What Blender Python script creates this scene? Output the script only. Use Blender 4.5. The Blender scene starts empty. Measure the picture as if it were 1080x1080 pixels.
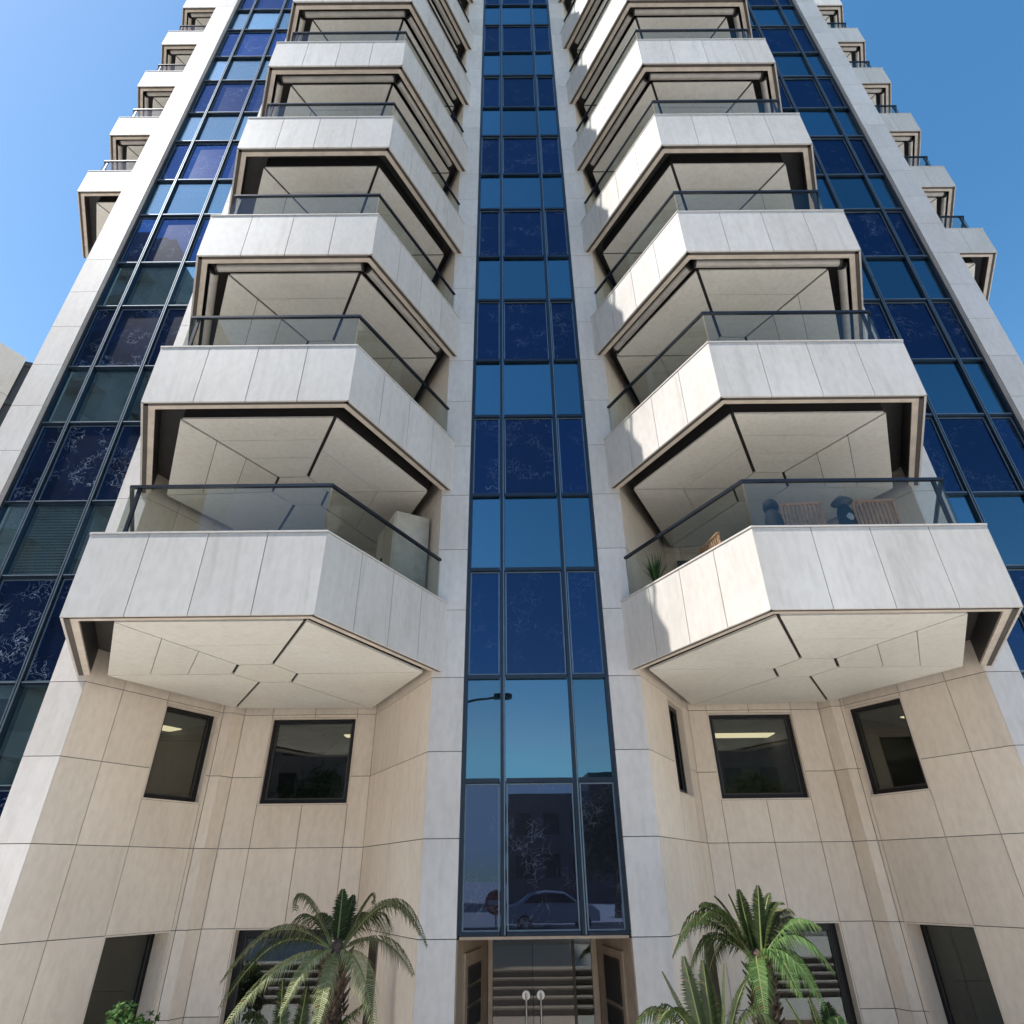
import bpy, math, random
from math import radians, sin, cos, pi, atan2, sqrt
from mathutils import Vector, Matrix
random.seed(7)
scn = bpy.context.scene
col = scn.collection
FL = 3.123          # floor to floor
Z0 = 2.603          # underside of the first balcony
PLAZA, STREET = -2.85, -2.10
TOP = Z0 + FL * 10

# ------------------------------------------------------------------ mesh helper
class MB:
    def __init__(s): s.v = []; s.f = []; s.m = []; s.mats = []
    def mat(s, m):
        if m not in s.mats: s.mats.append(m)
        return s.mats.index(m)
    def add(s, vs, fs, m):
        b = len(s.v); s.v += [tuple(p) for p in vs]; k = s.mat(m)
        for f in fs: s.f.append([b + i for i in f]); s.m.append(k)
    def prism(s, poly, z0, z1, m):
        n = len(poly)
        a = sum(poly[i][0]*poly[(i+1) % n][1] - poly[(i+1) % n][0]*poly[i][1] for i in range(n))
        if a < 0: poly = poly[::-1]
        s.add([(x, y, z0) for x, y in poly] + [(x, y, z1) for x, y in poly],
              [list(range(n))[::-1], list(range(n, 2*n))] + [[i, (i+1) % n, n+(i+1) % n, n+i] for i in range(n)], m)
    def box(s, x0, x1, y0, y1, z0, z1, m): s.prism([(x0, y0), (x1, y0), (x1, y1), (x0, y1)], z0, z1, m)
    def slab(s, A, B, u0, u1, z0, z1, m, t=.03, out=0.0):
        """upright slab on the line A->B; its outer face looks to the right of A->B"""
        L = math.hypot(B[0]-A[0], B[1]-A[1]); d = ((B[0]-A[0])/L, (B[1]-A[1])/L); n = (d[1], -d[0])
        P = lambda u, w: (A[0]+d[0]*u+n[0]*w, A[1]+d[1]*u+n[1]*w)
        s.prism([P(u0, out), P(u1, out), P(u1, out-t), P(u0, out-t)], z0, z1, m)
    def tube(s, p, q, r, m, n=8, r2=None, caps=True):
        p, q = Vector(p), Vector(q); r2 = r if r2 is None else r2
        a = (q-p).normalized(); b = a.orthogonal().normalized(); c = a.cross(b)
        vs = [p+(b*cos(2*pi*i/n)+c*sin(2*pi*i/n))*r for i in range(n)] + [q+(b*cos(2*pi*i/n)+c*sin(2*pi*i/n))*r2 for i in range(n)]
        fs = [[i, (i+1) % n, n+(i+1) % n, n+i] for i in range(n)]
        if caps: fs += [list(range(n))[::-1], list(range(n, 2*n))]
        s.add(vs, fs, m)
    def lathe(s, c, prof, m, n=20):
        vs = []; fs = []
        for r, z in prof: vs += [(c[0]+r*cos(2*pi*i/n), c[1]+r*sin(2*pi*i/n), c[2]+z) for i in range(n)]
        for k in range(len(prof)-1): fs += [[k*n+i, k*n+(i+1) % n, (k+1)*n+(i+1) % n, (k+1)*n+i] for i in range(n)]
        fs += [list(range(n))[::-1], [(len(prof)-1)*n+i for i in range(n)]]
        s.add(vs, fs, m)
    def build(s, name, parent=None, smooth=False, bevel=0):
        me = bpy.data.meshes.new(name); me.from_pydata(s.v, [], s.f)
        for m in s.mats: me.materials.append(m)
        me.polygons.foreach_set('material_index', s.m)
        if smooth: me.polygons.foreach_set('use_smooth', [True]*len(s.f))
        me.update()
        o = bpy.data.objects.new(name, me); col.objects.link(o)
        if parent: o.parent = parent; o.matrix_parent_inverse = parent.matrix_world.inverted() if False else Matrix()
        if bevel:
            b = o.modifiers.new('b', 'BEVEL'); b.width = bevel; b.segments = 2; b.limit_method = 'ANGLE'
        return o
def empty(name, loc=(0, 0, 0), rz=0):
    o = bpy.data.objects.new(name, None); col.objects.link(o); o.location = loc; o.rotation_euler.z = rz
    o.empty_display_size = .2; return o
def tag(o, label, cat, group=None):
    o['label'] = label; o['category'] = cat
    if group: o['group'] = group
    return o
def structure(o): o['kind'] = 'structure'; return o

# ------------------------------------------------------------------ materials
def new(name):
    m = bpy.data.materials.new(name); m.use_nodes = True; nt = m.node_tree
    return m, nt, nt.nodes['Principled BSDF']
def nd(nt, t, **k):
    n = nt.nodes.new(t)
    for a, b in k.items():
        if a in n.inputs: n.inputs[a].default_value = b
        else: setattr(n, a, b)
    return n
def ramp(nt, fac, stops):
    r = nt.nodes.new('ShaderNodeValToRGB'); e = r.color_ramp.elements
    while len(e) < len(stops): e.new(.5)
    for i, (p, c) in enumerate(stops): e[i].position = p; e[i].color = (*c, 1) if len(c) == 3 else c
    nt.links.new(fac, r.inputs[0]); return r.outputs[0]
def mul(nt, a, b, fac=1.0, blend='MULTIPLY'):
    n = nt.nodes.new('ShaderNodeMix'); n.data_type = 'RGBA'; n.blend_type = blend
    if isinstance(fac, float): n.inputs[0].default_value = fac
    else: nt.links.new(fac, n.inputs[0])
    for s, x in ((6, a), (7, b)):
        if isinstance(x, tuple): n.inputs[s].default_value = (*x, 1)
        else: nt.links.new(x, n.inputs[s])
    return n.outputs[2]
def noise(nt, scale, detail=4, mapping=None, dist=0.0, off=None):
    tc = nt.nodes.new('ShaderNodeTexCoord'); mp = nt.nodes.new('ShaderNodeMapping')
    nt.links.new(tc.outputs['Object'], mp.inputs[0])
    if mapping: mp.inputs['Scale'].default_value = mapping
    src = mp.outputs[0]
    if off is not None:
        ad = nt.nodes.new('ShaderNodeVectorMath'); ad.operation = 'ADD'
        nt.links.new(src, ad.inputs[0]); nt.links.new(off, ad.inputs[1]); src = ad.outputs[0]
    n = nt.nodes.new('ShaderNodeTexNoise'); n.inputs['Scale'].default_value = scale
    n.inputs['Detail'].default_value = detail; n.inputs['Distortion'].default_value = dist
    nt.links.new(src, n.inputs['Vector']); return n.outputs['Fac']
def island(nt):
    g = nt.nodes.new('ShaderNodeNewGeometry'); return g.outputs['Random Per Island']
def islandvec(nt, k=37.0):
    g = island(nt); m = nt.nodes.new('ShaderNodeMath'); m.operation = 'MULTIPLY'; m.inputs[1].default_value = k
    nt.links.new(g, m.inputs[0]); return m.outputs[0]

def stone(name, base, var=.08, streak=.22, dirt=0.0, rough=.55):
    m, nt, b = new(name)
    lo = tuple(c*(1-var) for c in base); hi = tuple(min(1, c*(1+var)) for c in base)
    c = ramp(nt, island(nt), [(0, lo), (1, hi)])
    v = islandvec(nt)
    s = noise(nt, 2.2, 6, (3.2, 3.2, .35), .6, v)                    # long vertical veining
    c = mul(nt, c, ramp(nt, s, [(.30, (1-streak,)*3), (.62, (1, 1, 1))]))
    f = noise(nt, 14, 8, (1, 1, .5), .2, v)
    c = mul(nt, c, ramp(nt, f, [(.35, (.93, .925, .92)), (.6, (1, 1, 1))]))
    w = noise(nt, .55, 3)
    c = mul(nt, c, ramp(nt, w, [(.35, (.92, .90, .875)), (.65, (1, 1, 1))]))
    if dirt:
        d = noise(nt, 2.0, 9, (3.0, 3.0, .33), .5, v)
        c = mul(nt, c, ramp(nt, d, [(.55, (1, 1, 1)), (.72, (1-dirt, 1-dirt, 1-dirt*1.1))]))
    nt.links.new(c, b.inputs['Base Color']); b.inputs['Roughness'].default_value = rough
    b.inputs['Specular IOR Level'].default_value = .3
    bp = nd(nt, 'ShaderNodeBump'); bp.inputs['Strength'].default_value = .08; bp.inputs['Distance'].default_value = .01
    nt.links.new(f, bp.inputs['Height']); nt.links.new(bp.outputs[0], b.inputs['Normal'])
    return m
def plain(name, base, rough=.5, metal=0.0, spec=.5, var=.12, scale=6):
    m, nt, b = new(name)
    n = noise(nt, scale, 5)
    c = ramp(nt, n, [(.3, tuple(x*(1-var) for x in base)), (.7, tuple(min(1, x*(1+var)) for x in base))])
    nt.links.new(c, b.inputs['Base Color']); b.inputs['Roughness'].default_value = rough
    b.inputs['Metallic'].default_value = metal; b.inputs['Specular IOR Level'].default_value = spec
    return m
M = {}
M['white_stone'] = stone('pale_limestone', (.70, .65, .60), .06, .06, .05)
M['parapet_stone'] = stone('parapet_limestone', (.65, .61, .56), .06, .06, .12)
M['bounce_tan_stone'] = stone('warm_bounce_limestone', (.87, .75, .62), .06, .05, .05)  # limestone with the niche's warm bounce light put into its colour
M['joint'] = plain('dark_joint', (.09, .074, .062), .9)
M['soffit'] = stone('soffit_panel', (.74, .71, .635), .04, .03, .07, .5)
M['lip'] = plain('bronze_grey_lip', (.60, .51, .41), .45, 0, .4)
M['slot'] = plain('dark_slot', (.022, .019, .017), .7)
M['slotwall'] = plain('charcoal_channel', (.05, .046, .043), .6)
M['roller'] = plain('roller_housing', (.45, .41, .36), .38, .15)
M['rail'] = plain('navy_black_rail', (.018, .022, .032), .28, .3)
M['mullion'] = plain('blue_grey_aluminium', (.016, .026, .040), .30, .4)
M['bead'] = plain('light_aluminium_bead', (.16, .21, .25), .4, .5)
M['bead_lit'] = plain('sunlit_aluminium_bead', (.20, .25, .29), .4, .6)  # same bead for the left strip, sunlight put into its colour
M['black_frame'] = plain('black_frame', (.008, .008, .010), .35, .2)
M['bronze'] = plain('bronze_cladding', (.36, .27, .19), .42, .25)
M['dark_bronze'] = plain('dark_bronze', (.045, .03, .02), .35, .4)
M['steel'] = plain('brushed_steel', (.55, .53, .50), .3, .9)
M['paving'] = stone('paving', (.78, .75, .70), .06, .05, .05, .8)
M['asphalt'] = plain('asphalt', (.10, .10, .10), .85, 0, .3, .25, 30)
M['riser'] = plain('dark_stone_riser', (.12, .09, .07), .7)
M['paint'] = plain('road_paint', (.7, .7, .68), .7)
M['teak'] = plain('teak_slats', (.50, .27, .14), .6, 0, .3, .35, 25)
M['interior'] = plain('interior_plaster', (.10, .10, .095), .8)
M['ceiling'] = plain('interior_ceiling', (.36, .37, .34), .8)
M['beige_metal'] = plain('beige_painted_metal', (.50, .45, .37), .5)

def facade_glass(name, tint, base, mirror, scratch=0.0, trans=0.0, rough=.012, wob=.035, edge=.45, tc_=(.62, .72, .74)):
    """coated facade glass: a tinted mirror coat over a dark or see-through body"""
    m, nt, b = new(name)
    out = nt.nodes['Material Output']
    oi = nt.nodes.new('ShaderNodeObjectInfo')
    # slightly different silvering from pane to pane
    t = ramp(nt, oi.outputs['Random'], [(0, tuple(x*.74 for x in tint)), (1, tuple(min(1, x*1.2) for x in tint))])
    gl = nt.nodes.new('ShaderNodeBsdfGlossy'); gl.inputs['Roughness'].default_value = rough
    nt.links.new(t, gl.inputs['Color'])
    wb_ = noise(nt, 1.1, 2)
    bp = nd(nt, 'ShaderNodeBump'); bp.inputs['Strength'].default_value = wob; bp.inputs['Distance'].default_value = .05
    nt.links.new(wb_, bp.inputs['Height']); nt.links.new(bp.outputs[0], gl.inputs['Normal'])
    b.inputs['Base Color'].default_value = (*base, 1); b.inputs['Roughness'].default_value = .25
    body = b.outputs[0]
    if trans:
        tr = nt.nodes.new('ShaderNodeBsdfTransparent'); tr.inputs['Color'].default_value = (*tc_, 1)
        mx = nt.nodes.new('ShaderNodeMixShader'); mx.inputs[0].default_value = trans
        nt.links.new(body, mx.inputs[1]); nt.links.new(tr.outputs[0], mx.inputs[2]); body = mx.outputs[0]
    lw = nt.nodes.new('ShaderNodeLayerWeight'); lw.inputs['Blend'].default_value = .22
    mr = nt.nodes.new('ShaderNodeMapRange'); mr.inputs['To Min'].default_value = mirror; mr.inputs['To Max'].default_value = min(1, mirror+edge)
    nt.links.new(lw.outputs['Facing'], mr.inputs['Value'])
    ms = nt.nodes.new('ShaderNodeMixShader')
    nt.links.new(mr.outputs[0], ms.inputs[0]); nt.links.new(body, ms.inputs[1]); nt.links.new(gl.outputs[0], ms.inputs[2])
    res = ms.outputs[0]
    if scratch:
        # cracked film: thin wandering pale lines in patches, plus specks
        v = nt.nodes.new('ShaderNodeMath'); v.operation = 'MULTIPLY'; v.inputs[1].default_value = 61.0
        nt.links.new(oi.outputs['Random'], v.inputs[0])
        tc = nt.nodes.new('ShaderNodeTexCoord'); ad = nt.nodes.new('ShaderNodeVectorMath'); ad.operation = 'ADD'
        nt.links.new(tc.outputs['Object'], ad.inputs[0]); nt.links.new(v.outputs[0], ad.inputs[1])
        nz = nt.nodes.new('ShaderNodeTexNoise'); nz.inputs['Scale'].default_value = 4.5; nz.inputs['Detail'].default_value = 3
        nt.links.new(ad.outputs[0], nz.inputs['Vector'])
        ms2 = nt.nodes.new('ShaderNodeVectorMath'); ms2.operation = 'MULTIPLY_ADD'
        ms2.inputs[1].default_value = (.42, .42, .42)
        nt.links.new(nz.outputs['Color'], ms2.inputs[0]); nt.links.new(ad.outputs[0], ms2.inputs[2])
        def crack(scale, w):
            vo = nt.nodes.new('ShaderNodeTexVoronoi'); vo.feature = 'DISTANCE_TO_EDGE'; vo.inputs['Scale'].default_value = scale
            nt.links.new(ms2.outputs[0], vo.inputs['Vector'])
            return ramp(nt, vo.outputs['Distance'], [(0, (1, 1, 1)), (w, (0, 0, 0))])
        c1 = crack(3.2, .017); c2 = crack(8.0, .034)
        mk = nt.nodes.new('ShaderNodeTexNoise'); mk.inputs['Scale'].default_value = 2.4; mk.inputs['Detail'].default_value = 3
        nt.links.new(ad.outputs[0], mk.inputs['Vector'])
        k1 = ramp(nt, mk.outputs['Fac'], [(.46, (0, 0, 0)), (.60, (1, 1, 1))])
        k2 = ramp(nt, mk.outputs['Fac'], [(.53, (0, 0, 0)), (.64, (1, 1, 1))])
        a = mul(nt, c1, k1); c = mul(nt, c2, k2); a = mul(nt, a, c, 1.0, 'SCREEN')
        sp = nt.nodes.new('ShaderNodeTexVoronoi'); sp.inputs['Scale'].default_value = 22
        nt.links.new(ad.outputs[0], sp.inputs['Vector'])
        spk = ramp(nt, sp.outputs['Distance'], [(0, (.8, .8, .8)), (.13, (0, 0, 0))])
        a = mul(nt, a, spk, .35, 'SCREEN')
        am = nt.nodes.new('ShaderNodeMath'); am.operation = 'MULTIPLY'; am.inputs[1].default_value = scratch; nt.links.new(a, am.inputs[0])
        df = nt.nodes.new('ShaderNodeBsdfDiffuse'); df.inputs['Color'].default_value = (.55, .66, .82, 1)
        fx = nt.nodes.new('ShaderNodeMixShader'); nt.links.new(am.outputs[0], fx.inputs[0])
        nt.links.new(res, fx.inputs[1]); nt.links.new(df.outputs[0], fx.inputs[2]); res = fx.outputs[0]
    nt.links.new(res, out.inputs['Surface']); return m
M['vision'] = facade_glass('vision_glass', (.12, .245, .325), (.008, .018, .03), .66, 0, .75, tc_=(.55, .72, .8))
M['vision_bright_sky'] = facade_glass('vision_glass_bright_sky', (.46, .72, .82), (.03, .05, .055), .46, 0, .98, tc_=(.96, 1.0, .98))  # left strip copy; brighter sky reflection put into tint and mirror
M['spandrel'] = facade_glass('spandrel_glass', (.009, .050, .12), (.003, .006, .022), .60, .07)
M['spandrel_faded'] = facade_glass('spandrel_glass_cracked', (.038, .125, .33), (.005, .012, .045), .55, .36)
M['spandrel_low'] = facade_glass('spandrel_glass_low', (.06, .085, .15), (.006, .006, .02), .62, .10, wob=.01)
M['spandrel_mid'] = facade_glass('spandrel_glass_worn', (.009, .040, .105), (.003, .006, .022), .60, .15)
M['window_glass'] = facade_glass('window_glass', (.55, .58, .58), (.01, .011, .012), .13, 0, .92, wob=.004, edge=.25, tc_=(.78, .79, .74))
M['door_glass'] = facade_glass('door_glass', (.62, .56, .48), (.010, .008, .006), .15, 0, .3, wob=.002)
M['balustrade'] = facade_glass('balustrade_glass', (.66, .74, .80), (.02, .03, .035), .03, 0, .98, wob=.003, edge=.11, tc_=(.86, .88, .86))
M['floor_tile'] = stone('balcony_floor', (.55, .51, .46), .05, .05)
M['blind'] = plain('blind', (.80, .81, .78), .7, 0, .3)

# ------------------------------------------------------------------ the building
H = 4.03
def seg(s, A, B):
    """a wall line given for the right half; mirrored for the left with its outside kept outside"""
    return (A, B) if s > 0 else ((-B[0], B[1]), (-A[0], A[1]))
def shift(p, d): return (p[0]+d[0], p[1]+d[1])
ZJ = [-2.85, -1.70, -.65, .42, 1.48, 2.50]
zj = ZJ[:]
while zj[-1] < TOP - 1: zj.append(zj[-1] + FL/3)
zj.append(TOP + .9)
GAP = .0048
def clad(mb, A, B, cols, m, back=True, t=.03, zr=None):
    """cols: list of (u0, u1, [(z0, z1), ...]); each cell one stone slab, a hair apart from the next"""
    for u0, u1, zs in cols:
        for z0, z1 in zs:
            mb.slab(A, B, u0+GAP, u1-GAP, z0+GAP, z1-GAP, m, t)
            if back: mb.slab(A, B, u0, u1, z0, z1, M['joint'], .10, -.017)
def cells(z0, z1, js=None):
    b = [z for z in (js or zj) if z0+.05 < z < z1-.05]; b = [z0]+b+[z1]
    return list(zip(b[:-1], b[1:]))
def uof(A, B, y=None, x=None):
    L = math.hypot(B[0]-A[0], B[1]-A[1])
    t = (y-A[1])/(B[1]-A[1]) if y is not None else (x-A[0])/(B[0]-A[0])
    return t*L
def urange(A, B, s, cols):
    """mirror the columns' u for the left half"""
    if s > 0: return cols
    L = math.hypot(B[0]-A[0], B[1]-A[1])
    return [(L-u1, L-u0, z) for u0, u1, z in cols][::-1]

tower = empty('apartment_tower')
tag(tower, 'tall stone and blue glass apartment tower with hexagonal balconies, filling the photo', 'building')

WZ = (1.05, 2.45)     # the small upper windows
# pilasters
for x0, x1 in ((1.05, 1.52), (6.55, 7.07), (9.10, 9.70)):
    for s in (1, -1):
        mb = MB(); A, B = seg(s, (x0, 0), (x1, 0))
        clad(mb, A, B, [(0, x1-x0, cells(PLAZA, TOP+.9))], M['white_stone'], False)
        mb.slab(A, B, .032, x1-x0-.032, PLAZA, TOP+.85, M['joint'], .10, -.02)
        # returns beside the glass
        rx = x0 if x0 < 5 or x0 > 9 else x1
        for (za, zb) in cells(PLAZA, TOP+.9):
            a = rx if rx == x0 else rx-.03
            mb.box(min(s*a, s*(a+.03)), max(s*a, s*(a+.03)), .034, .30, za+GAP, zb-GAP, M['white_stone'])
        mb.build('pilaster', tower)
# flank walls behind the corner pilasters
for s in (1, -1):
    mb = MB(); A, B = seg(s, (9.70, .03), (9.62, 5.0)); L = 4.97
    clad(mb, A, B, [(i*L/5, (i+1)*L/5, cells(PLAZA, TOP+.9)) for i in range(5)], M['white_stone'])
    mb.build('side_wall', tower)

def reveal(mb, A, B, u0, u1, z0, z1, d, m, s0=True):
    """stone lining of an opening, depth d behind the line"""
    mb.slab(A, B, u0+.001, u0+.02, z0+.001, z1-.001, m, d-.004, -.004)
    mb.slab(A, B, u1-.02, u1-.001, z0+.001, z1-.001, m, d-.004, -.004)
    mb.slab(A, B, u0+.021, u1-.021, z1-.02, z1-.001, m, d-.004, -.004)
    mb.slab(A, B, u0+.021, u1-.021, z0+.001, z0+.02, m, d-.004, -.004)
def small_window(A, B, u0, u1, z0, z1, rec, light=None, mull=False, open_pane=None, wt=.085, seed=0):
    f = MB(); w = wt
    f.slab(A, B, u0, u1, z0, z0+w, M['black_frame'], .07, -rec); f.slab(A, B, u0, u1, z1-w, z1, M['black_frame'], .07, -rec)
    f.slab(A, B, u0, u0+w, z0+w, z1-w, M['black_frame'], .07, -rec); f.slab(A, B, u1-w, u1, z0+w, z1-w, M['black_frame'], .07, -rec)
    g = .022
    f.slab(A, B, u0+w, u1-w, z0+w, z0+w+g, M['slotwall'], .02, -rec-.02)
    f.slab(A, B, u0+w, u0+w+g, z0+w+g, z1-w, M['slotwall'], .02, -rec-.02)
    f.slab(A, B, u1-w-g, u1-w, z0+w+g, z1-w, M['slotwall'], .02, -rec-.02)
    fo = f.build('window', tower)
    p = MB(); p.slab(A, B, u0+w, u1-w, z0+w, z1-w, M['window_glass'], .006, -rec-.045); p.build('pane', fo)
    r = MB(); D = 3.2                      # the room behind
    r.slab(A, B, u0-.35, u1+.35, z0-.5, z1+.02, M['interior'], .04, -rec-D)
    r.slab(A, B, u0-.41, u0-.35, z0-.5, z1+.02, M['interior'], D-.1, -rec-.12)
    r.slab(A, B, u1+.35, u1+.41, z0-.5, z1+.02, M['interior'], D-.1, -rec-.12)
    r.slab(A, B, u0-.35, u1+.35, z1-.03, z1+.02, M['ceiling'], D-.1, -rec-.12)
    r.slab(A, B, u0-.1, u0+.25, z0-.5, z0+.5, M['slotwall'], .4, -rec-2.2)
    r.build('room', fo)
    if light is not None:
        l = MB(); l.slab(A, B, *light[:2], z1-.05, z1-.031, M['lamp'], light[3], -rec-light[2]); l.build('ceiling_light', fo)
ml, nt_, b_ = new('warm_lamp'); b_.inputs['Base Color'].default_value = (.9, .8, .6, 1)
b_.inputs['Emission Color'].default_value = (1.0, .88, .62, 1); b_.inputs['Emission Strength'].default_value = .75
M['lamp'] = ml

# niches: angled wall, stepped corner, back wall
SIDE = {1: (8.04, 4.80), -1: (8.05, 4.73)}
def niche(s, off=(0, 0), zlow=PLAZA, windows=True):
    I0, I1 = (1.52, 0.0), (2.77, 2.30)            # inner angled wall
    O1, O0 = (5.39, 2.08), (6.55, 0.0) if windows else (6.10, .807)            # outer angled wall
    def S(a, b): return seg(s, shift(a, off), shift(b, off))
    top = cells(2.50, TOP+.9)
    mb = MB()
    # inner angled wall
    A, B = S(I0, I1); L = math.hypot(1.25, 2.30); u1, u2 = L*.50, L*.835
    hole = windows
    low = cells(zlow, 2.50)
    c = [(0, u1, low+top)]
    ih = hole and s > 0
    if ih: c += [(u1, u2, [(PLAZA, -1.70), (-1.70, -.65), (-.65, .42), (.42, WZ[0]), (WZ[1], 2.50)] + top), (u2, L, low+top)]
    else: c += [(u1, L, low+top)]
    clad(mb, A, B, urange(A, B, s, c), M['bounce_tan_stone'])
    w1 = None
    if ih:
        a, b = (u1, u2) if s > 0 else (L-u2, L-u1)
        reveal(mb, A, B, a, b, *WZ, .13, M['bounce_tan_stone']); w1 = (A, B, a, b)
    # back wall
    A, B = S(I1, (5.10, 2.30)); L = 5.10-2.77
    x = [0, 3.10-2.77, 3.85-2.77, 4.60-2.77, L]
    if hole:
        mid = [(-.65, .42), (.42, WZ[0]), (WZ[1], 2.50)] + top
        c = [(x[0], x[1], low+top), (x[1], x[2], mid), (x[2], x[3], mid), (x[3], x[4], low+top)]
    else: c = [(x[i], x[i+1], low+top) for i in range(4)]
    clad(mb, A, B, urange(A, B, s, c), M['bounce_tan_stone'])
    if hole:
        a, b = (x[1], x[3]) if s > 0 else (L-x[3], L-x[1])
        reveal(mb, A, B, a, b, *WZ, .13, M['bounce_tan_stone']); w2 = (A, B, a, b)
        reveal(mb, A, B, a, b, PLAZA, -.65, .22, M['bounce_tan_stone']); w4 = (A, B, a, b)
    # stepped corner
    for P, Q in (((5.10, 2.30), (5.22, 2.08)), ((5.22, 2.08), (5.39, 2.08))):
        A, B = S(P, Q); L = math.hypot(Q[0]-P[0], Q[1]-P[1]); clad(mb, A, B, [(0, L, low+top)], M['bounce_tan_stone'])
    # outer angled wall
    A, B = S(O1, O0); L = math.hypot(O1[0]-O0[0], O1[1]-O0[1])
    ub = lambda y: (2.08-y)/(2.08-O0[1])*L
    w0, wa, wb = ub(2.02), ub(1.15), ub(.50)
    if hole:
        c = [(0, w0, [(zlow, -1.70), (-1.70, -.65), (-.65, .42), (.42, 1.48), (1.48, 2.5)]+top),
             (w0, wa, [(-.65, .42), (.42, WZ[0]), (WZ[1], 2.50)]+top), (wa, wb, low+top), (wb, L, low+top)]
    else: c = [(0, L, low+top)]
    clad(mb, A, B, urange(A, B, s, c), M['bounce_tan_stone'])
    if hole:
        a, b = (w0, wa) if s > 0 else (L-wa, L-w0)
        reveal(mb, A, B, a, b, *WZ, .13, M['bounce_tan_stone']); w3 = (A, B, a, b)
        reveal(mb, A, B, a, b, PLAZA, -.65, .36, M['bounce_tan_stone']); w5 = (A, B, a, b)
    mb.build('wall', tower)
    if hole:
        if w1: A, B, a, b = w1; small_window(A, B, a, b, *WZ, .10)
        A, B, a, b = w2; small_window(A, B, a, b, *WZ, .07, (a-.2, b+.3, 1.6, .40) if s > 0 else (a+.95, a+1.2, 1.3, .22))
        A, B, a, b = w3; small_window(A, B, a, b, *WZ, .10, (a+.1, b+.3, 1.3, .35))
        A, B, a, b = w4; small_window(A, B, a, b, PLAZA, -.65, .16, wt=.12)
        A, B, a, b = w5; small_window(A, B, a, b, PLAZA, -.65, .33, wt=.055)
for s in (1, -1):
    niche(s)
    niche(s, SIDE[s], PLAZA, False)
    ox, oy = SIDE[s]
    mb = MB(); xe = 6.10+ox
    A, B = seg(s, (xe, oy+.81), (xe-.1, oy+7.8)); clad(mb, A, B, [(i*1.0, i+1.0, cells(PLAZA, TOP+.9)) for i in range(7)], M['white_stone'])
    mb.build('side_wall', tower)
# solid core and roof
mb = MB()
core = [(-13.9, 7.9), (13.9, 7.9), (13.9, 18), (-13.9, 18)]
mb.prism(core, PLAZA, TOP+.6, M['white_stone'])
mb.build('wall', tower)
mb = MB(); mb.box(-9.5, 9.5, 2.9, 17, TOP+.3, TOP+.5, M['joint']); mb.build('roof', tower)

# glass strips ---------------------------------------------------------------
T = [-.62, 1.106]; k = 0
while T[-1] < TOP-1:
    T.append(T[-1] + (1.398 if k % 2 == 0 else 1.725)); k += 1
def pane(p, x0, x1, y, z0, z1, m):
    a, b, c = (random.uniform(-.004, .004) for _ in range(3))
    v = [(x0, y+a, z0), (x1, y+b, z0), (x1, y+b+c, z1), (x0, y+a+c, z1)]
    p.add(v + [(q[0], q[1]+.012, q[2]) for q in v], [[0, 1, 2, 3], [7, 6, 5, 4], [0, 4, 5, 1], [1, 5, 6, 2], [2, 6, 7, 3], [3, 7, 4, 0]], m)
def strip(cx, hw, yg, kind):
    f = MB(); half = .49; w = .036
    z0, z1 = T[0], T[-1]
    xs = [-hw, -half, half, hw]
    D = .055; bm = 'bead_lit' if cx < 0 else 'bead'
    def bar(xa, xb, za, zb, d=0.0, m='mullion', t=.1): f.box(cx+xa, cx+xb, yg-D-d, yg-D-d+t, za, zb, M[m])
    bar(-hw, -hw+.05, z0, z1); bar(hw-.05, hw, z0, z1)
    for x in (-half, half):
        bar(x-.033, x+.033, z0, z1, .0)
        if kind == 'side': bar(x-.026, x-.013, z0, z1, .016, bm, .02); bar(x+.013, x+.026, z0, z1, .016, bm, .02)
        else: bar(x+.012, x+.026, z0, z1, .010, 'bead', .02)
    for i, z in enumerate(T):
        for a, b in ((-hw+.05, -half-.045), (-half+.045, half-.045), (half+.045, hw-.05)):
            bar(a, b, z-.028, z+.028, -.003)
            if kind == 'side': bar(a, b, z+.010, z+.026, .008, bm, .02)
    b = f
    for i in range(len(T)-1):              # slim pale glazing beads round each pane
        for a, c in ((-hw+.05, -half-.045), (-half+.045, half-.045), (half+.045, hw-.05)):
            za, zb = T[i]+.035, T[i+1]-.035
            if i % 2 == 0:
                for q in ((a, a+.018, za, zb), (c-.018, c, za, zb), (a+.018, c-.018, za, za+.018), (a+.018, c-.018, zb-.018, zb)):
                    b.box(cx+q[0], cx+q[1], yg-.014, yg+.006, q[2], q[3], M['bead'])
    fo = b.build('curtain_wall', tower)
    for i in range(len(T)-1):
        for j, (a, c) in enumerate(((-hw+.03, -half), (-half, half), (half, hw-.03))):
            p = MB()
            if i % 2 == 0:
                m = M['spandrel']
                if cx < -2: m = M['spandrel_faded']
                elif cx < 2: m = M['spandrel_low'] if i == 0 else M['spandrel_mid'] if i in (4, 6, 8, 10) else M['spandrel']
                elif i in (6, 8): m = M['spandrel_mid']
                pane(p, cx+a, cx+c, yg, T[i], T[i+1], m); p.build('spandrel_pane', fo)
            else:
                pane(p, cx+a, cx+c, yg, T[i], T[i+1], M['vision_bright_sky' if cx < -2 else 'vision']); p.build('vision_pane', fo)
    return fo
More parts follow.
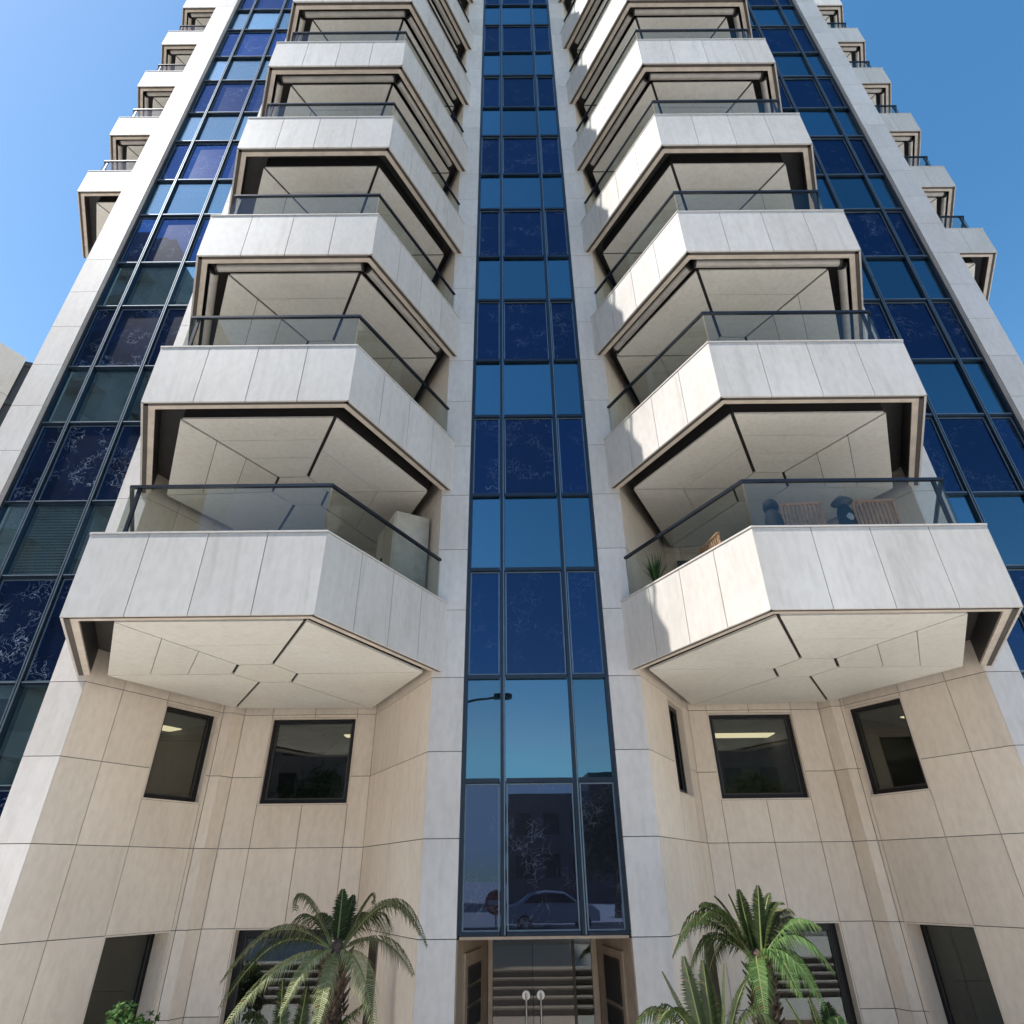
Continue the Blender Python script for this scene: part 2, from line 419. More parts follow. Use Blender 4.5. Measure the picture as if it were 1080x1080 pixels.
def blinds(cx, hw, yg, fo, low):
    """shallow rooms with pale roller or slatted blinds behind the clear panes"""
    rm = MB()
    for i in range(1, len(T)-1, 2):
        rm.box(cx-hw, cx+hw, yg+.45, yg+.5, T[i]-.1, T[i+1]+.1, M['interior'])
        rm.box(cx-hw, cx+hw, yg+.05, yg+.449, T[i+1]+.02, T[i+1]+.06, M['ceiling'])
        rm.box(cx-hw, cx+hw, yg+.05, yg+.449, T[i]-.06, T[i]-.02, M['interior'])
        for j, (a, c) in enumerate(((-hw+.06, -.53), (-.44, .44), (.53, hw-.06))):
            drop = random.choice((.12, 1, .7, 1, 1, 1)) if low else random.choice((.08, .1, .1, 1, .1))
            bb = MB(); h = (T[i+1]-T[i]-.02)*drop
            if low and j == 1 and i in (3,):
                z = T[i+1]-.03
                while z > T[i]+.06:
                    bb.box(cx+a, cx+c, yg+.10, yg+.14, z-.026, z-.020, M['blind']); bb.box(cx+a, cx+c, yg+.10, yg+.105, z-.05, z-.026, M['blind']); z -= .055
            else: bb.box(cx+a, cx+c, yg+.12, yg+.126, T[i+1]-.01-h, T[i+1]-.01, M['blind'])
            bb.build('blind', fo)
    rm.build('room', fo)
fo = strip(0, 1.045, .055, 'mid'); blinds(0, 1.0, .055, fo, False)
for s in (1, -1):
    fo = strip(s*8.085, 1.012, .15, 'side'); blinds(s*8.085, 1.0, .15, fo, s < 0)
# below the side strips the same stone base
for s in (1, -1):
    mb = MB(); A, B = seg(s, (7.07, .12), (9.10, .12))
    clad(mb, A, B, [(i*2.03/3, (i+1)*2.03/3, [(PLAZA, -1.7), (-1.7, -.66)]) for i in range(3)], M['bounce_tan_stone'])
    mb.build('wall', tower)

# entrance --------------------------------------------------------------------
mb = MB()
mb.box(-1.02, 1.02, -.0, 1.9, -.66, -.63, M['bronze'])             # lintel soffit
for s in (1, -1):
    A, B = (s*1.04, .02), (s*.72 if s < 0 else .78, 1.5)
    if s > 0: A, B = B, A
    L = math.hypot(A[0]-B[0], A[1]-B[1])
    mb.slab(A, B, 0, L, PLAZA, -.66, M['bronze'], .06)
mb.box(-.72, -.66, 1.46, 1.56, PLAZA, -.66, M['bronze']); mb.box(.70, .78, 1.46, 1.56, PLAZA, -.66, M['bronze'])
mb.box(-.66, .70, 1.48, 1.54, -.76, -.66, M['dark_bronze']); mb.box(.44, .47, 1.48, 1.54, PLAZA, -.76, M['dark_bronze'])
fr = mb.build('entrance_portal', tower)
for (x0, x1) in ((-.655, -.112), (-.106, .435)):
    d = MB(); d.box(x0, x1, 1.50, 1.515, PLAZA+.02, -.765, M['door_glass']); do = d.build('glass_door', tower)
    h = MB(); hx = x1-.095 if x0 < -.3 else x0+.095
    h.tube((hx, 1.495, -1.385), (hx, 1.44, -1.385), .052, M['steel'], 24)
    h.tube((hx, 1.43, -1.36), (hx, 1.43, -2.55), .014, M['steel'], 12)
    h.tube((hx, 1.43, -1.385), (hx, 1.49, -1.385), .02, M['steel'], 12)
    h.build('handle', do)
d = MB(); d.box(.475, .70, 1.50, 1.515, PLAZA+.02, -.765, M['window_glass']); d.build('side_light', tower)
d = MB(); d.box(-1.6, 1.6, 5.0, 5.1, PLAZA, -.5, M['dark_bronze']); d.box(-1.65, -1.6, 1.6, 5.0, PLAZA, -.5, M['dark_bronze']); d.box(1.6, 1.65, 1.6, 5.0, PLAZA, -.5, M['dark_bronze'])
d.box(-1.6, 1.6, 1.6, 5, -.56, -.5, M['dark_bronze']); d.build('lobby', tower)
# framed slots and plates on both jambs
for s, rows in ((-1, ((-1.13, -.98), (-1.33, -1.18), (-1.56, -1.38))), (1, ((-1.36, -.93), (-1.62, -1.42)))):
    A, B = (s*1.04, .02), (s*.72 if s < 0 else .78, 1.5)
    if s > 0: A, B = B, A
    L = math.hypot(A[0]-B[0], A[1]-B[1])
    u0, u1 = (.42, .98) if s < 0 else (L-1.05, L-.45)
    mb = MB(); mb.slab(A, B, u0-.12, u1+.12, -1.95, -.82, M['bronze'], .025, .024)
    po = mb.build('letterbox_panel', tower)
    for z0, z1 in rows:
        q = MB(); q.slab(A, B, u0, u1, z0, z1, M['slot'], .012, .034)
        for a, b, c, d_ in ((u0-.015, u1+.015, z0-.015, z0), (u0-.015, u1+.015, z1, z1+.015), (u0-.015, u0, z0, z1), (u1, u1+.015, z0, z1)):
            q.slab(A, B, a, b, c, d_, M['dark_bronze'], .016, .038)
        q.build('letterbox', po)

# balconies --------------------------------------------------------------------
OUT = [(1.35, 0.0), (2.59, -2.36), (5.47, -2.36), (6.71, 0.0)]
def offset_line(pts, d):
    """offset an open polyline towards its inside (left of travel for this order is inside)"""
    res = []; n = len(pts)
    def nrm(a, b):
        L = math.hypot(b[0]-a[0], b[1]-a[1]); return (-(b[1]-a[1])/L, (b[0]-a[0])/L)
    for i, p in enumerate(pts):
        if i == 0 or i == n-1:                       # stay on y = 0
            a, b = (pts[0], pts[1]) if i == 0 else (pts[-2], pts[-1])
            nx, ny = nrm(a, b); q = (a[0]+nx*d, a[1]+ny*d); e = (b[0]-a[0], b[1]-a[1])
            t = (0-q[1])/e[1]; res.append((q[0]+e[0]*t, 0.0))
        else:
            n1 = nrm(pts[i-1], p); n2 = nrm(p, pts[i+1]); k_ = 1+n1[0]*n2[0]+n1[1]*n2[1]
            res.append((p[0]+(n1[0]+n2[0])*d/k_, p[1]+(n1[1]+n2[1])*d/k_))
    return res
def inset(poly, ds):
    """inset a convex polygon; ds[i] is the distance for edge i -> i+1"""
    n = len(poly); a = sum(poly[i][0]*poly[(i+1) % n][1]-poly[(i+1) % n][0]*poly[i][1] for i in range(n)); sg = 1 if a > 0 else -1
    ln = []
    for i in range(n):
        p, q = poly[i], poly[(i+1) % n]; L = math.hypot(q[0]-p[0], q[1]-p[1]); d = ((q[0]-p[0])/L, (q[1]-p[1])/L)
        nx, ny = -d[1]*sg, d[0]*sg; ln.append(((p[0]+nx*ds[i], p[1]+ny*ds[i]), d))
    res = []
    for i in range(n):
        (p, d), (q, e) = ln[i-1], ln[i]; cr = d[0]*e[1]-d[1]*e[0]
        t = ((q[0]-p[0])*e[1]-(q[1]-p[1])*e[0])/cr; res.append((p[0]+d[0]*t, p[1]+d[1]*t))
    return res
HEXS = [(3.50, .04), (3.70, -.45), (4.19, -.43), (4.44, .01), (4.21, .47), (3.73, .49)]
SOFF = {'low': [(1.66, .02), (2.76, -2.13), (4.97, -2.15), (6.27, .02), (5.20, 2.10), (2.86, 2.26)],
        'up': [(1.78, .04), (2.87, -1.97), (5.10, -1.97), (6.29, .08), (5.20, 2.06), (2.90, 2.22)]}
def lerp(a, b, t): return (a[0]+(b[0]-a[0])*t, a[1]+(b[1]-a[1])*t)
def soffit_mesh(kind, sx, z):
    mb = MB(); O = SOFF[kind]; th, tn = .021, .012
    spoke = [tn, th, tn, tn, th, tn] if kind == 'low' else [.020, .026, .022, .014, .026, .018]                # L, FL, FR, R, BR, BL
    edge = [tn, tn, th, tn, tn, th]                 # small hexagon edges
    def P(poly): return [(p[0]*sx, p[1]) for p in poly]
    mb.prism(P(inset(HEXS, edge)), z, z+.03, M['soffit'])
    nsub = [1, 2, 3, 1, 2, 1] if kind == 'low' else [2, 3, 3, 1, 2, 2]
    for i in range(6):
        j = (i+1) % 6; n = nsub[i]
        for q in range(n):
            t0, t1 = q/n, (q+1)/n
            if n == 3: t0, t1 = [(0, .36), (.36, .66), (.66, 1)][q]
            a, b = lerp(HEXS[i], O[i], t0), lerp(HEXS[i], O[i], t1); c, d = lerp(HEXS[j], O[j], t1), lerp(HEXS[j], O[j], t0)
            poly = [a, b, c, d]; ds = [spoke[i], 0 if q == n-1 else .004, spoke[j], edge[i] if q == 0 else .004]
            mb.prism(P(inset(poly, ds)), z, z+.03, M['soffit'])
    mb.prism(P(inset(O, [.02]*6)), z+.034, z+.36, M['slot'])
    return mb
def balcony(s, k, kind, rollers, off=(0, 0), far=False):
    z = Z0 + FL*k if k else 2.58
    zt = Z0 + FL*k + 1.061
    S = lambda p: (s*(p[0]+off[0]), p[1]+off[1])
    mb = MB()
    pts = OUT
    # cladding slabs
    for (P, Q, n) in ((pts[0], pts[1], 4), (pts[1], pts[2], 4), (pts[2], pts[3], 4)):
        A, B = (S(P), S(Q)) if s > 0 else (S(Q), S(P)); L = math.hypot(B[0]-A[0], B[1]-A[1])
        for i in range(n):
            e0 = GAP if i else .0; e1 = GAP if i < n-1 else .0
            mb.slab(A, B, i*L/n+e0, (i+1)*L/n-e1, z, zt-.028, M['parapet_stone'], .028)
        mb.slab(A, B, .01, L-.01, z+.006, zt-.034, M['joint'], .06, -.0285)
    # coping
    i0, i1 = offset_line(pts, -.012), offset_line(pts, .19)
    mb.prism([S(p) for p in i0+i1[::-1]], zt-.022, zt, M['parapet_stone'])
    # parapet body, lip under it, slab, dark channel
    b0, b1 = offset_line(pts, .09), offset_line(pts, .17)
    mb.prism([S(p) for p in b0+b1[::-1]], z+.05, zt-.03, M['slotwall'])
    e0, e1 = offset_line(pts, .171), offset_line(pts, .185)
    mb.prism([S(p) for p in e0+e1[::-1]], z+.785, zt-.03, M['parapet_stone'])
    f0 = offset_line(pts, .186)
    mb.prism([S(p) for p in f0+[(6.20, .42), (5.12, 2.24), (2.84, 2.24), (1.88, .42)]], z+.776, z+.79, M['floor_tile'])
    l0, l1 = offset_line(pts, .038), offset_line(pts, .172)
    mb.prism([S(p) for p in l0+l1[::-1]], z+.012, z+.045, M['lip'])
    c0 = offset_line(pts, .175)
    zs = z+.40
    mb.prism([S(p) for p in c0+[(6.33, .4), (5.16, 2.28), (2.80, 2.28), (1.74, .4)]], zs, z+.775, M['slotwall'])
    bo = mb.build('balcony', tower)
    so = soffit_mesh(kind, s, z+.006)
    if off != (0, 0):
        so.v = [(x+s*off[0], y+off[1], w) for x, y, w in so.v]
    so.build('soffit', bo)
    # balustrade
    zr = zt+.755
    pts = [pts[0], pts[1], (pts[2][0]-.13, pts[2][1]), (pts[3][0]-.13, pts[3][1])]   # the railing stands further in at the outer side
    r = offset_line(pts, .105); r2 = offset_line(pts, .150)
    mb = MB(); mb.prism([S(p) for p in r+r2[::-1]], zr-.040, zr, M['rail'])
    for p in (lerp(r[1], r[2], .955),):
        q = S((p[0], p[1]+.03)); mb.box(q[0]-.022, q[0]+.022, q[1]-.012, q[1]+.02, zt, zr-.040, M['rail'])
    mb.build('rail', bo)
    g = offset_line(pts, .125); g2 = offset_line(pts, .137)
    cuts = [[(0, .992)], [(.004, .50), (.502, .996)], [(.008, 1)]]
    for e in range(3):
        for a, b in cuts[e]:
            q = MB(); q.prism([S(lerp(g[e], g[e+1], a)), S(lerp(g[e], g[e+1], b)), S(lerp(g2[e], g2[e+1], b)), S(lerp(g2[e], g2[e+1], a))], zt-.02, zr-.041, M['balustrade'])
            q.build('glass_panel', bo)
    if rollers:
        ra = offset_line(OUT, .29)
        for e, (a, b) in enumerate(((.07, .965), (.02, .98), (.035, .93))):
            P, Q = S(lerp(ra[e], ra[e+1], a)), S(lerp(ra[e], ra[e+1], b))
            q = MB(); q.tube((*P, z+.05), (*Q, z+.05), .066, M['roller'], 14)
            d = Vector((Q[0]-P[0], Q[1]-P[1], 0)).normalized()
            for w, sg in ((P, -1), (Q, 1)):
                c = Vector((*w, z+.05)); q.tube(c, c+d*sg*.03, .085, M['slot'], 14)
            q.build('awning_roller', bo)
    return bo
ROLL = {2, 4, 5, 6, 8}
for k in range(10):
    for s in (1, -1):
        balcony(s, k, 'low' if k == 0 else 'up', k in ROLL)
for k in range(4, 10): balcony(1, k, 'up', k > 4, SIDE[1])
for k in range(5, 10): balcony(-1, k, 'up', k > 5, SIDE[-1])
# dark sliding doors at the back of every balcony
for s in (1, -1):
    for k in range(0, 10):
        z = Z0+FL*k+.62
        d = MB(); x0, x1 = (3.0, 4.95) if s > 0 else (-4.95, -3.0)
        d.box(x0, x1, 2.24, 2.292, z, z+2.2, M['black_frame']); do = d.build('balcony_door', tower)
        p = MB(); m_ = (x0+x1)/2
        p.box(x0+.07, m_-.03, 2.232, 2.238, z+.07, z+2.13, M['window_glass']); p.box(m_+.03, x1-.07, 2.232, 2.238, z+.07, z+2.13, M['window_glass']); p.build('pane', do)

# ------------------------------------------------------------------ things on the balconies
FLOOR0 = Z0+.78
def chair(name_loc, rz, label):
    c = empty('slatted_chair', name_loc, rz)
    tag(c, label, 'chair', 'slatted wooden chairs on the first right balcony')
    W, D, SH, BH = .54, .48, .44, 1.02
    for sx in (-1, 1):
        l = MB(); l.tube((sx*W/2, -D/2, 0), (sx*W/2, -D/2-.07, BH), .02, M['teak'], 8); l.build('leg', c)
        l = MB(); l.tube((sx*W/2, D/2, 0), (sx*W/2, D/2, .64), .02, M['teak'], 8); l.build('leg', c)
        l = MB(); l.box(sx*W/2-.03, sx*W/2+.03, -D/2-.04, D/2+.03, .64, .665, M['teak']); l.build('armrest', c)
    b = MB()
    for i in range(9):
        x = -W/2+.045+i*(W-.09)/8
        b.tube((x, -D/2-.032, SH+.04), (x, -D/2-.068, BH-.03), .0145, M['teak'], 6)
    b.tube((-W/2-.02, -D/2-.07, BH-.02), (W/2+.02, -D/2-.07, BH-.02), .026, M['teak'], 8)
    b.tube((-W/2, -D/2-.03, SH+.05), (W/2, -D/2-.03, SH+.05), .018, M['teak'], 8); b.build('backrest', c)
    q = MB()
    for i in range(8): q.box(-W/2, W/2, -D/2+i*D/8, -D/2+(i+1)*D/8-.015, SH-.02, SH, M['teak'])
    q.build('seat', c); return c
chair((3.66, -1.36, FLOOR0), radians(-4), 'pale slatted wooden chair on the first right balcony, beside the all dark jar')
chair((4.62, -1.42, FLOOR0), radians(-3), 'reddish brown slatted wooden chair on the first right balcony, beside the brimmed jar')
chair((2.99, -.51, FLOOR0), radians(-78), 'slatted wooden chair showing its top corner over the sunlit angled parapet')
M['jar'] = plain('dark_glazed_jar', (.006, .006, .006), .75, 0, .15); M['jarlid'] = plain('bronze_lid', (.05, .04, .03), .4)
M['jarwhite'] = plain('pale_label', (.4, .4, .4), .5)
j = empty('garden_jar', (3.20, -1.72, FLOOR0)); tag(j, 'dark round topped garden jar left of the pale slatted chair', 'jar')
q = MB(); q.lathe((0, 0, 0), [(.08, 0), (.11, .15), (.125, .45), (.115, .7), (.08, .86)], M['jar']); q.build('body', j, True)
q = MB(); q.lathe((0, 0, .86), [(.09, 0), (.105, .06), (.09, .13), (.05, .17), (.01, .18)], M['jar']); q.build('lid', j, True)
j = empty('garden_jar', (4.14, -1.80, FLOOR0)); tag(j, 'dark garden jar with a wide brimmed lid between the two slatted chairs', 'jar')
q = MB(); q.lathe((0, 0, 0), [(.08, 0), (.10, .15), (.115, .5), (.10, .78), (.07, .87)], M['jar']); q.build('body', j, True)
q = MB(); q.lathe((0, 0, .87), [(.06, 0), (.06, .05), (.14, .06), (.11, .10), (.05, .15), (.01, .16)], M['jarlid']); q.build('lid', j, True)
q = MB(); q.lathe((0, -.06, .58), [(.02, 0), (.05, .03), (.062, .09), (.045, .14), (.01, .16)], M['jarwhite'], 14); q.build('disc', j, True)
# storage cabinet on the first left balcony
cab = empty('storage_cabinet', (-2.24, .62, FLOOR0), radians(-62)); tag(cab, 'tall beige storage cabinet with a dark handle on the first left balcony', 'cabinet')
q = MB(); q.box(-.48, .48, -.30, .30, 0, 1.98, M['beige_metal']); q.build('body', cab, bevel=.01)
for a, b in ((-.47, -.005), (.005, .47)):
    q = MB(); q.box(a, b, -.325, -.302, .04, 1.94, M['beige_metal']); dd = q.build('door', cab)
    if a < -.1:
        h = MB(); h.box(-.06, -.035, -.35, -.326, 1.05, 1.30, M['slot']); h.build('handle', dd)

# ------------------------------------------------------------------ plants
def leaf_mat(name, a, b_, tr=.35):
    m, nt, b = new(name)
    c = ramp(nt, island(nt), [(0, a), (.6, tuple((x+y)/2 for x, y in zip(a, b_))), (.94, b_), (.97, (.17, .11, .05))])
    nt.links.new(c, b.inputs['Base Color']); b.inputs['Roughness'].default_value = .6; b.inputs['Specular IOR Level'].default_value = .2
    t = nt.nodes.new('ShaderNodeBsdfTranslucent'); nt.links.new(c, t.inputs['Color'])
    mx = nt.nodes.new('ShaderNodeMixShader'); mx.inputs[0].default_value = tr
    nt.links.new(b.outputs[0], mx.inputs[1]); nt.links.new(t.outputs[0], mx.inputs[2])
    nt.links.new(mx.outputs[0], nt.nodes['Material Output'].inputs['Surface']); return m
M['frond_dark'] = leaf_mat('dark_frond', (.026, .042, .012), (.07, .095, .025), .2)
M['frond_dry'] = leaf_mat('dusty_frond', (.085, .085, .035), (.22, .20, .10), .25)
M['frond_bright_sunlit'] = leaf_mat('bright_sunlit_frond', (.07, .14, .035), (.18, .28, .09), .3)  # brighter green; sunlight on the right palm's fronds put into the colour
M['frond_sunlit'] = leaf_mat('sunlit_pale_frond', (.20, .23, .09), (.42, .43, .24), .3)  # sunlight on the left palm's front fronds put into the leaf colour
M['rachis'] = plain('rachis', (.20, .22, .07), .5)
M['leaf'] = leaf_mat('shrub_leaf', (.03, .08, .02), (.10, .20, .05), .3)
M['crown_leaf'] = leaf_mat('tree_leaf', (.02, .05, .015), (.07, .12, .03), .3)
m, nt, b = new('palm_trunk'); n = noise(nt, 14, 6, (1, 1, 2.2), 1.0)
nt.links.new(ramp(nt, n, [(.35, (.03, .02, .014)), (.6, (.13, .085, .055))]), b.inputs['Base Color']); b.inputs['Roughness'].default_value = .95
M['trunk'] = m
M['bark'] = plain('bark', (.09, .07, .05), .95, 0, .2, .4, 12)
M['soil'] = plain('bounce_gravel', (.45, .42, .38), .95, 0, .2, .35, 40)  # unseen bed surface, made pale to bounce light onto the lower walls

def frond(parent, base, tip, arch, mat, width=.17, n=58, droop=.35, curl=0.0, twist=0.0):
    """an arching feather leaf from base to tip; arch lifts the middle, leaflets form a V along the rib"""
    B, Tp = Vector(base), Vector(tip); L = (Tp-B).length
    up = Vector((0, 0, 1)); mb = MB(); width *= 1.45
    def pos(t):
        p = B.lerp(Tp, t) + up*(arch*4*t*(1-t)*.9 + arch*.5*sin(pi*t)*t)
        if curl and t > .8:
            p += up*(-curl*((t-.8)/.2)**2) - (Tp-B).normalized()*curl*.6*((t-.8)/.2)**2
        return p
    N = 26; pr = [pos(i/N) for i in range(N+1)]
    for i in range(N):
        mb.tube(pr[i], pr[i+1], .011*(1-i/N)+.003, M['rachis'], 5, .011*(1-(i+1)/N)+.003, False)
    side0 = None
    for i in range(n):
        t = .10 + .90*(i+.5)/n
        p = pos(t); d = (pos(min(1, t+.02))-pos(t-.02)).normalized()
        sd = d.cross(up)
        if sd.length < .15: sd = d.cross(Vector((0, 1, 0)))
        sd.normalize(); nrm = sd.cross(d).normalized()
        if twist:
            R_ = Matrix.Rotation(twist, 3, d); sd = R_ @ sd; nrm = R_ @ nrm
        w = width*(min(1, .35+t*2.6))*(1-.82*max(0, (t-.55)/.45)**1.6)
        for sg in (-1, 1):
            j = random.uniform(.86, 1.08)
            q = d*(w*.52*j) + sd*(sg*w*j*.92) + nrm*(w*.16)
            e = p + q - up*(droop*w*random.uniform(.3, .9))
            h = d*.0056 + nrm*.0015
            mid = p + q*.55 + nrm*.008
            mb.add([p-h, p+h, mid+h*1.05, e, mid-h*1.05], [[0, 1, 2, 4], [4, 2, 3]] if sg > 0 else [[4, 2, 1, 0], [3, 2, 4]], mat)
    return mb.build('frond', parent)
def palm(loc, label, trunk_r, trunk_h, fr, group=None):
    o = empty('sago_palm', loc); tag(o, label, 'palm', group)
    t = MB(); random.seed(int(abs(loc[0])*1000))
    prof = []
    for i in range(15):
        f = i/14; prof.append((trunk_r*(1+.10*sin(i*2.7))*(1.05-.2*f), f*trunk_h))
    t.lathe((0, 0, 0), prof, M['trunk'], 16)
    for i in range(200):                             # old leaf bases
        a = i*2.4; z = (i/200)*trunk_h; r = trunk_r*.92
        p = Vector((cos(a)*r, sin(a)*r, z)); q = p+Vector((cos(a)*.055, sin(a)*.055, .07))
        t.tube(p, q, .024, M['trunk'], 4, .008)
    t.lathe((0, 0, trunk_h-.03), [(trunk_r*.75, 0), (trunk_r*.7, .06), (trunk_r*.35, .13), (.01, .16)], M['trunk'], 12)
    t.build('trunk', o)
    for f in fr:
        tip, arch, mat = f[:3]; kw = f[3] if len(f) > 3 else {}
        far_ = math.hypot(tip[0], tip[1]) > .44; kw = dict(kw); kw['width'] = kw.get('width', .17)*(1.0 if far_ else .62); kw.setdefault('droop', .95 if far_ else .25)
        a = atan2(tip[1], tip[0]); frond(o, (cos(a)*.05, sin(a)*.05, trunk_h+.03), (tip[0], tip[1], trunk_h+tip[2]), arch, M[mat], **kw)
    return o
dk, dy, fh = 'frond_dark', 'frond_dry', 'frond_bright_sunlit'
# left palm: crown point (-2.19,-1.2,-.67)
palm((-2.19, -1.2, PLAZA+.12), 'dusty olive sago palm with arching fronds left of the entrance', .13, 2.06, [
    ((-.52, -.05, .52), .10, dy, dict(curl=.10, width=.13)),
    ((-.03, .10, .56), .01, dk, dict(width=.13)),
    ((.06, .25, .50), .01, dk, dict(width=.12)),
    ((.36, .02, .56), .05, dy, dict(curl=.09, width=.13)),
    ((.93, -.10, .06), .34, dy, dict(width=.15)),
    ((.80, .35, .12), .27, dy, dict(width=.14)),
    ((.83, -.25, -.16), .16, dy, dict(width=.14)),
    ((.52, -.40, -.55), .16, 'frond_sunlit', dict(width=.14)),
    ((-1.05, -.20, -.20), .27, dy, dict(width=.16)),
    ((-1.15, .15, -.45), .27, dk, dict(width=.14)),
    ((-.90, -.55, -.62), .18, 'frond_sunlit', dict(width=.12)),
    ((-.33, -.55, -.42), .14, 'frond_sunlit', dict(width=.085)),
    ((.02, -.60, -.58), .10, 'frond_sunlit', dict(width=.085)),
    ((-.6, .5, .1), .2, dk), ((.4, .6, .1), .2, dk)])
# right palm: crown (2.13,-1.2,-.81)
palm((2.13, -1.2, PLAZA+.12), 'dark green sago palm with sunlit bright fronds right of the entrance', .12, 1.93, [
    ((-.18, .05, .60), .04, dk, dict(width=.12)),
    ((.14, .0, .68), .01, dk, dict(width=.12)),
    ((-.02, .18, .64), .01, dk, dict(width=.12)),
    ((-.50, .0, .50), .12, dk, dict(width=.15)),
    ((-.78, -.05, .20), .25, dk, dict(width=.17)),
    ((-.80, .25, .05), .26, dk, dict(width=.15)),
    ((.40, .10, .50), .12, dk, dict(width=.15)),
    ((.52, .25, .42), .12, dy, dict(width=.13)),
    ((.66, -.10, .30), .13, fh, dict(width=.14)),
    ((.64, -.25, -.05), .20, fh, dict(width=.15)),
    ((.42, -.40, -.30), .20, fh, dict(width=.14)),
    ((.20, -.45, -.22), .18, fh, dict(width=.12)),
    ((-.16, -.45, -.42), .20, fh, dict(width=.11)),
    ((.45, .45, -.1), .2, dk), ((-.4, .5, -.15), .2, dk), ((-.32, .1, .58), .06, dk, dict(width=.13)), ((.30, .15, .60), .05, dk, dict(width=.13)),
    ((-.70, .1, -.12), .24, dk, dict(width=.14)), ((-.62, -.2, .34), .2, dk, dict(width=.15)), ((.60, .3, .2), .2, dk, dict(width=.15))])
# low palms in front
palm((1.50, -1.45, PLAZA+.12), 'low dark sago palm with upright fronds beside the right pilaster', .10, 1.10, [
    ((-.42, -.05, .80), .0, dk, dict(width=.15)), ((-.18, .0, .92), .0, dk, dict(width=.14)), ((.02, .05, .88), .0, dk, dict(width=.14)),
    ((.20, -.05, .86), .0, fh, dict(width=.12)), ((.42, .05, .72), .05, dk, dict(width=.14)),
    ((-.55, -.25, .42), .22, dk, dict(width=.15)), ((-.72, .1, .34), .22, dk, dict(width=.15)), ((.55, -.2, .4), .2, dk)])
palm((2.62, -1.55, PLAZA+.12), 'low bright green sago palm under the tall palm on the right', .10, .86, [
    ((-.20, -.05, .85), .0, dk, dict(width=.14)), ((-.38, .05, .82), .02, fh, dict(width=.12)), ((.05, 0, .68), .12, fh, dict(width=.14)), ((.30, -.1, .58), .15, dk, dict(width=.15)),
    ((.50, .0, .52), .18, fh, dict(width=.14)), ((-.55, .0, .55), .12, dk), ((.1, .3, .75), .05, dk), ((.0, -.4, .5), .15, fh)])
palm((-2.55, -1.25, PLAZA+.12), 'low dark sago palm under the dusty palm on the left', .10, .95, [
    ((-.14, .0, .90), .0, dk, dict(width=.13)), ((.10, .05, .84), .0, dk, dict(width=.13)), ((-.45, .0, .62), .12, dk), ((.38, .0, .62), .12, dk, dict(width=.15)),
    ((.62, .1, .45), .15, dk), ((-.6, -.1, .45), .15, dk), ((.75, -.05, .72), .05, dk)])
# shrub by the left window
def leafy(parent, name, c, r, n, mat, size=.07, squash=1.0, seed=1):
    rnd = random.Random(seed); mb = MB()
    lobes = [(Vector((rnd.uniform(-1, 1)*r*.6, rnd.uniform(-1, 1)*r*.6, rnd.uniform(-.7, .8)*r*squash)), r*rnd.uniform(.35, .6)) for _ in range(12)]
    for i in range(n):
        lc, lr = lobes[rnd.randrange(12)]
        d = Vector((rnd.gauss(0, 1), rnd.gauss(0, 1), rnd.gauss(0, 1))).normalized()
        p = Vector(c)+lc+d*lr*rnd.uniform(.55, 1.05)
        a = Vector((rnd.gauss(0, 1), rnd.gauss(0, 1), rnd.gauss(0, .6))).normalized(); b_ = a.cross(d+Vector((.01, .02, .03))).normalized()
        s_ = size*rnd.uniform(.6, 1.3)
        mb.add([p-a*s_, p-b_*s_*.42, p+a*s_, p+b_*s_*.42], [[0, 1, 2, 3]], mat)
    return mb.build(name, parent)
o = empty('leafy_shrub', (-4.98, .55, PLAZA+.12)); tag(o, 'small green leafy shrub in front of the far left ground window', 'shrub')
q = MB()
for a in range(7): q.tube((0, 0, 0), (.28*cos(a), .22*sin(a), 1.15+.1*sin(a*3)), .014, M['bark'], 6, .006)
q.build('stem', o); leafy(o, 'foliage', (0, 0, 1.05), .33, 1100, M['leaf'], .045, 1.1, 3)
# grass-like plant inside the right balcony
o = empty('balcony_plant', (1.85, -.36, FLOOR0)); tag(o, 'spiky green potted plant behind the glass of the first right balcony', 'plant')
q = MB(); q.lathe((0, 0, 0), [(.13, 0), (.17, .32), (.18, .34), (.15, .33)], M['jar']); q.build('pot', o)
rnd = random.Random(5); q = MB()
for i in range(60):
    a = rnd.uniform(0, 6.28); r = rnd.uniform(.05, .30); h = rnd.uniform(.35, .72)
    p = Vector((0, 0, .32)); e = Vector((cos(a)*r*.8, sin(a)*r*.8, .32+h*.85)); sd = Vector((-sin(a), cos(a), 0))*.012; m_ = p.lerp(e, .5)+Vector((0, 0, .06))
    q.add([p-sd, p+sd, m_+sd, e, m_-sd], [[0, 1, 2, 4], [4, 2, 3]], M['leaf'])
q.build('foliage', o)
# slim brown posts behind the palms
for x, lb in ((-2.14, 'slim square brown post behind the dusty palm on the left'), (2.10, 'slim square brown post behind the low palm on the right')):
    q = MB(); q.box(-.05, .05, -.05, .05, 0, -.68-PLAZA-.12, M['dark_bronze']); q.box(-.085, .085, -.085, .085, 0, .02, M['dark_bronze'])
    o = q.build('brown_post'); o.location = (x, .55, PLAZA+.12); tag(o, lb, 'post', 'posts in the planting beds')
